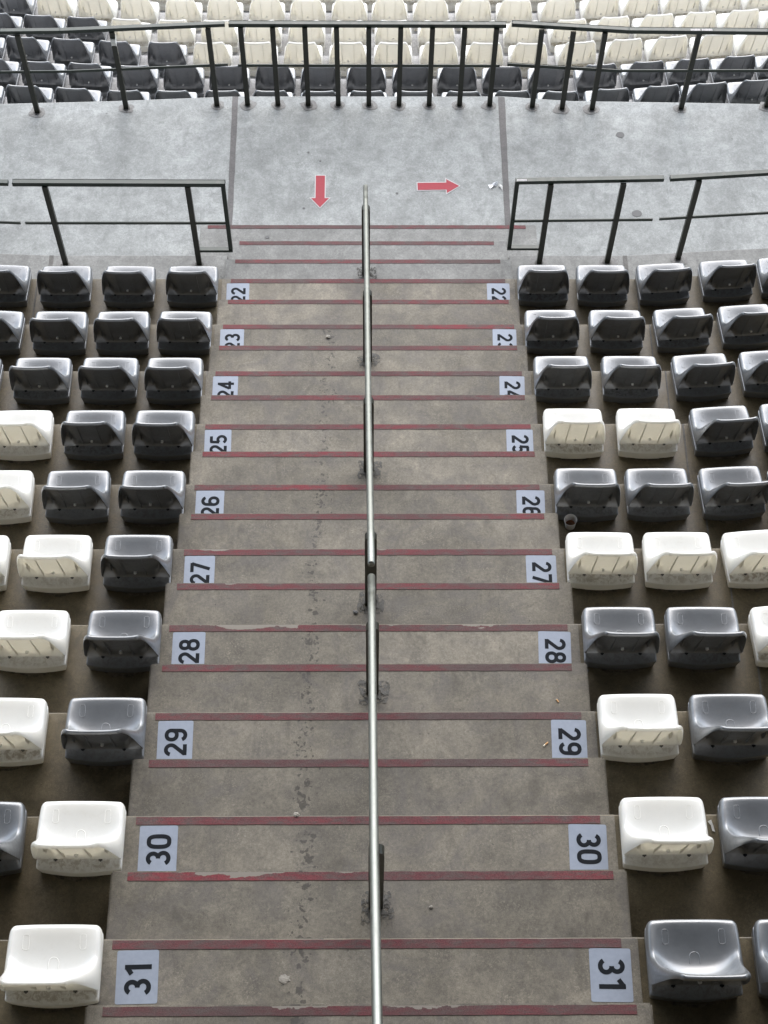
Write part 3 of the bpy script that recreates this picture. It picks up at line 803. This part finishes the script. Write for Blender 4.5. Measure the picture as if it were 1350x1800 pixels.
railing('dark green railing stub on the ledge at the left photo edge', [(-3.75, 9.08), (-4.9, 9.13)], [(-3.10, 9.068), (-5.2, 9.15)], [(-3.09, 9.045), (-5.2, 9.14)], ZL, HN, .60, .05, None, NG)

# ---------------------------------------------------------------- central handrail
def handrail(label, pts, posts):
    root = empty('handrail', (0, 0, 0)); tag(root, label, 'handrail', 'steel handrails down the middle of the stairs')
    bm = bmesh.new(); P = [Vector(p) for p in pts]
    d0 = (P[1] - P[0]).normalized(); d1 = (P[-1] - P[-2]).normalized()
    rad = .0215
    P2 = [P[0], P[0] + d0 * .006] + P[1:-1] + [P[-1] - d1 * .006, P[-1]]
    tube_bm(bm, P2, [rad - .006, rad] + [rad] * (len(P) - 2) + [rad, rad - .006], 20)
    bm_obj('rail_tube', bm, M['steel'], root, True)
    bpy.context.view_layer.update()
    for (x, y, z, h) in posts:
        bm = bmesh.new()
        # broad flat post with rounded shoulders
        hw, hd = .036, .022
        prof_ = [(-hw, 0), (-hw, h - .05)] + [(-hw + .030 * (1 - math.cos(R(a))), h - .05 + .05 * math.sin(R(a))) for a in (25, 50, 75, 90)]
        prof_ += [(-p[0], p[1]) for p in prof_[::-1]]
        f0 = [bm.verts.new((x + a, y - hd, z + b)) for a, b in prof_]; f1 = [bm.verts.new((x + a, y + hd, z + b)) for a, b in prof_]
        bm.faces.new(f0); bm.faces.new(f1[::-1])
        for i in range(len(prof_)):
            j = (i + 1) % len(prof_); bm.faces.new((f0[i], f0[j], f1[j], f1[i]))
        bm_obj('post', bm, M['olive'], root)
        bm = bmesh.new(); bar_bm(bm, (x, y, z + h - .01), (x, y, z + h + .03), .014, .03, 0); bm_obj('bracket', bm, M['steel'], root)
        blob('mortar_patch', x + .004, y - .002, z + .001, .086, M['grout'], root, 1, .0015)
        blob('mortar_patch', x + .002, y - .002, z + .001, .060, M['grout'], root, 1, .004)
PX = [(-.022, 8.798, -11.5, .93), (-.008, 7.337, -10.751, .93), (.0, 5.839, -9.964, .94), (.012, 4.36, -9.127, .93), (.020, 3.582, -8.708, .94), (.033, 2.097, -7.888, .95)]
def railz(y):
    t = [(p[1], p[2] + p[3] + .045) for p in PX][::-1]
    if y <= t[0][0]: return t[0][1] + (t[0][0] - y) * .55
    for a, b in zip(t, t[1:]):
        if a[0] <= y <= b[0]: return lerp(a[1], b[1], (y - a[0]) / (b[0] - a[0]))
    return t[-1][1] - (y - t[-1][0]) * .52
def railx(y):
    t = [(1.27, .024), (2.07, .017), (4.085, .009), (6.155, -.010), (7.777, -.019), (9.1, -.030)]
    if y < t[0][0]: return .03
    for a, b in zip(t, t[1:]):
        if a[0] <= y <= b[0]: return lerp(a[1], b[1], (y - a[0]) / (b[0] - a[0]))
    return -.03
def rp(y): return (railx(y) + .005, y, railz(y))
handrail('long steel handrail on dark posts running down to the walkway', [rp(y) for y in (4.055, 4.36, 5.839, 7.337, 8.798, 9.12)], PX[:4])
handrail('near steel handrail between the stickers 31 and 28, above the gap', [rp(y) for y in (.2, .9, 2.097, 3.582, 3.955)], PX[4:])

# ---------------------------------------------------------------- litter
cupr = empty('plastic_cup', (1.415, 5.262, ZT[5] + .002)); tag(cupr, 'crumpled clear plastic cup with brown dregs on the floor beside a grey seat', 'cup')
cupr.rotation_euler = (R(4), R(-5), 0)
bm = bmesh.new(); nseg = 28; prof_ = [(.001, .004), (.030, .004), (.033, .0), (.036, .03), (.0405, .075), (.0435, .106), (.0455, .108), (.0445, .110), (.0425, .108), (.0395, .078), (.0345, .03), (.031, .007), (.001, .007)]
rings = [[bm.verts.new((r * math.cos(2 * math.pi * q / nseg), r * math.sin(2 * math.pi * q / nseg), h)) for q in range(nseg)] for r, h in prof_]
for r0, r1 in zip(rings, rings[1:]):
    for q in range(nseg): bm.faces.new((r0[q], r0[(q + 1) % nseg], r1[(q + 1) % nseg], r1[q]))
bm_obj('cup_wall', bm, M['cup'], cupr, True)
bm = bmesh.new(); tube_bm(bm, [(0, 0, .0075), (0, 0, .030)], [.0305, .0338], 24); bm_obj('dregs', bm, M['stain'], cupr)
def crumple(name, x, y, z, r, mat, label, cat, seed, flat=.5):
    bm = bmesh.new(); bmesh.ops.create_icosphere(bm, subdivisions=3, radius=1)
    for v in bm.verts:
        c = v.co.copy(); n1 = noise.cell(c * 2.1 + Vector((seed, 0, 0))); n2 = noise.noise(c * 2.3 + Vector((0, seed, 0)))
        f = 1 + .55 * n2 + .12 * n1; v.co = Vector((c.x * f * r[0], c.y * f * r[1], max(0, (c.z * f * .9 + .75)) * r[2] * flat))
    o = bm_obj(name, bm, mat); o.location = (x, y, z); return tag(o, label, cat)
def foil_piece(name, x, y, z, pts, mat, label, cat):
    """torn folded sheet: triangulated facets with thickness"""
    bm = bmesh.new(); vs = [bm.verts.new(p) for p in pts]
    for i in range(1, len(vs) - 1): bm.faces.new((vs[0], vs[i], vs[i + 1]))
    bmesh.ops.solidify(bm, geom=bm.faces[:], thickness=.0012)
    o = bm_obj(name, bm, mat); o.location = (x, y, z); return tag(o, label, cat)
foil_piece('crumpled_wrapper', 1.235, 10.325, ZP + .003, [(0, 0, .02), (-.055, .012, .002), (-.036, -.035, .001), (-.01, -.022, .012), (.022, -.012, .004), (.048, .045, .016), (.02, .03, .03), (-.012, .022, .012)], M['foil'], 'crumpled silver wrapper lying on the walkway near the right joint', 'wrapper')
foil_piece('paper_scrap', 1.300, 10.300, ZP + .003, [(0, 0, .012), (-.018, .022, .002), (-.006, .045, .010), (.012, .036, .003), (.024, .006, .012), (.018, -.034, .002), (.004, -.012, .005)], M['paper'], 'torn white scrap just right of the silver wrapper', 'scrap')
def butt(x, y, z, a, label, L=.032):
    root = empty('cigarette_butt', (x, y, z + .0045), a); tag(root, label, 'cigarette butt', 'cigarette ends on the steps')
    bm = bmesh.new(); tube_bm(bm, [(-L / 2, 0, 0), (0, 0, 0), (L / 2 - .01, 0, .0004)], .004, 8); bm_obj('paper_tube', bm, M['butt'], root, False)
    bm = bmesh.new(); tube_bm(bm, [(L / 2 - .01, 0, .0004), (L / 2 + .01, 0, .001)], .0041, 8); bm_obj('filter', bm, M['filter'], root, False)
butt(.999, 3.164, ZT[2] + .004, R(40), 'cigarette end to the left of the right sticker 29', .024)
butt(1.110, 3.522, (ZT[2] + ZT[3]) / 2, R(-60), 'small cigarette end on the step between stickers 28 and 29', .012)
def pebble(name, x, y, z, r, mat, label, cat, flat=.6):
    return crumple(name, x, y, z, (r, r * .8, r), mat, label, cat, x * 31 + y, flat)
pebble('chewing_gum', -.339, 7.706, ZT[8] + .004, .018, M['gum'], 'pale lump of chewed gum in a dark stain on step 23', 'gum')
pebble('gum_blob', -.384, 2.628, ZT[1] + .008, .014, M['gum'], 'pale gum blob pressed on the red strip above sticker row 30', 'gum', .3)
pebble('gum_blob', -.407, 1.685, ZT[0] + .004, .024, M['gum'], 'flat pale gum patch on step 31 left of the handrail', 'gum', .12)
pebble('bottle_cap', -.085, 4.292, (ZT[3] + ZT[4]) / 2, .014, M['gumdark'], 'small dark cap on a step just left of the handrail', 'cap', .7)
pebble('pebble', .31, 2.082, (ZT[0] + ZT[1]) / 2, .009, M['gum'], 'small pale pebble on the step right of the nearest post', 'pebble', .7)
foil_piece('paper_scrap', 1.800, 2.560, ZT[1] + .004, [(0, 0, .008), (-.014, .024, .003), (.004, .03, .012), (.014, .0, .004), (.02, -.034, .003), (.004, -.03, .01)], M['paper'], 'small white paper scrap between two seats in row 30', 'scrap')
i_ = 0
for (x, y, z, r, lab) in ((2.535, 10.99, ZP, .042, 'round dark gum spot on the right part of the walkway'), (-.63, 10.045, ZP, .013, 'tiny dark spot left of the down arrow tip'), (.282, 10.231, ZP, .013, 'tiny dark spot between the handrail end and the right arrow'),
                          (-.598, 10.755, ZP, .012, 'tiny dark spot above the down arrow, left one'), (-.477, 10.644, ZP, .010, 'tiny dark spot just above the down arrow'), (-.959, 9.527, -11.90, .020, 'dark gum spot on the widest bottom step'),
                          (2.62, 9.98, ZP, .048, 'round dark gum spot seen through the right ledge railing'), (1.32, 3.80, ZT[3] + .0, .02, 'dark lump at the foot of the step beside row 28 seat')):
    o = blob('trodden_gum', x, y, z, r, M['gumdark'], None, amp=.12, t=.0045 if r < .03 else .0035); tag(o, lab, 'gum spot', 'trodden gum spots')
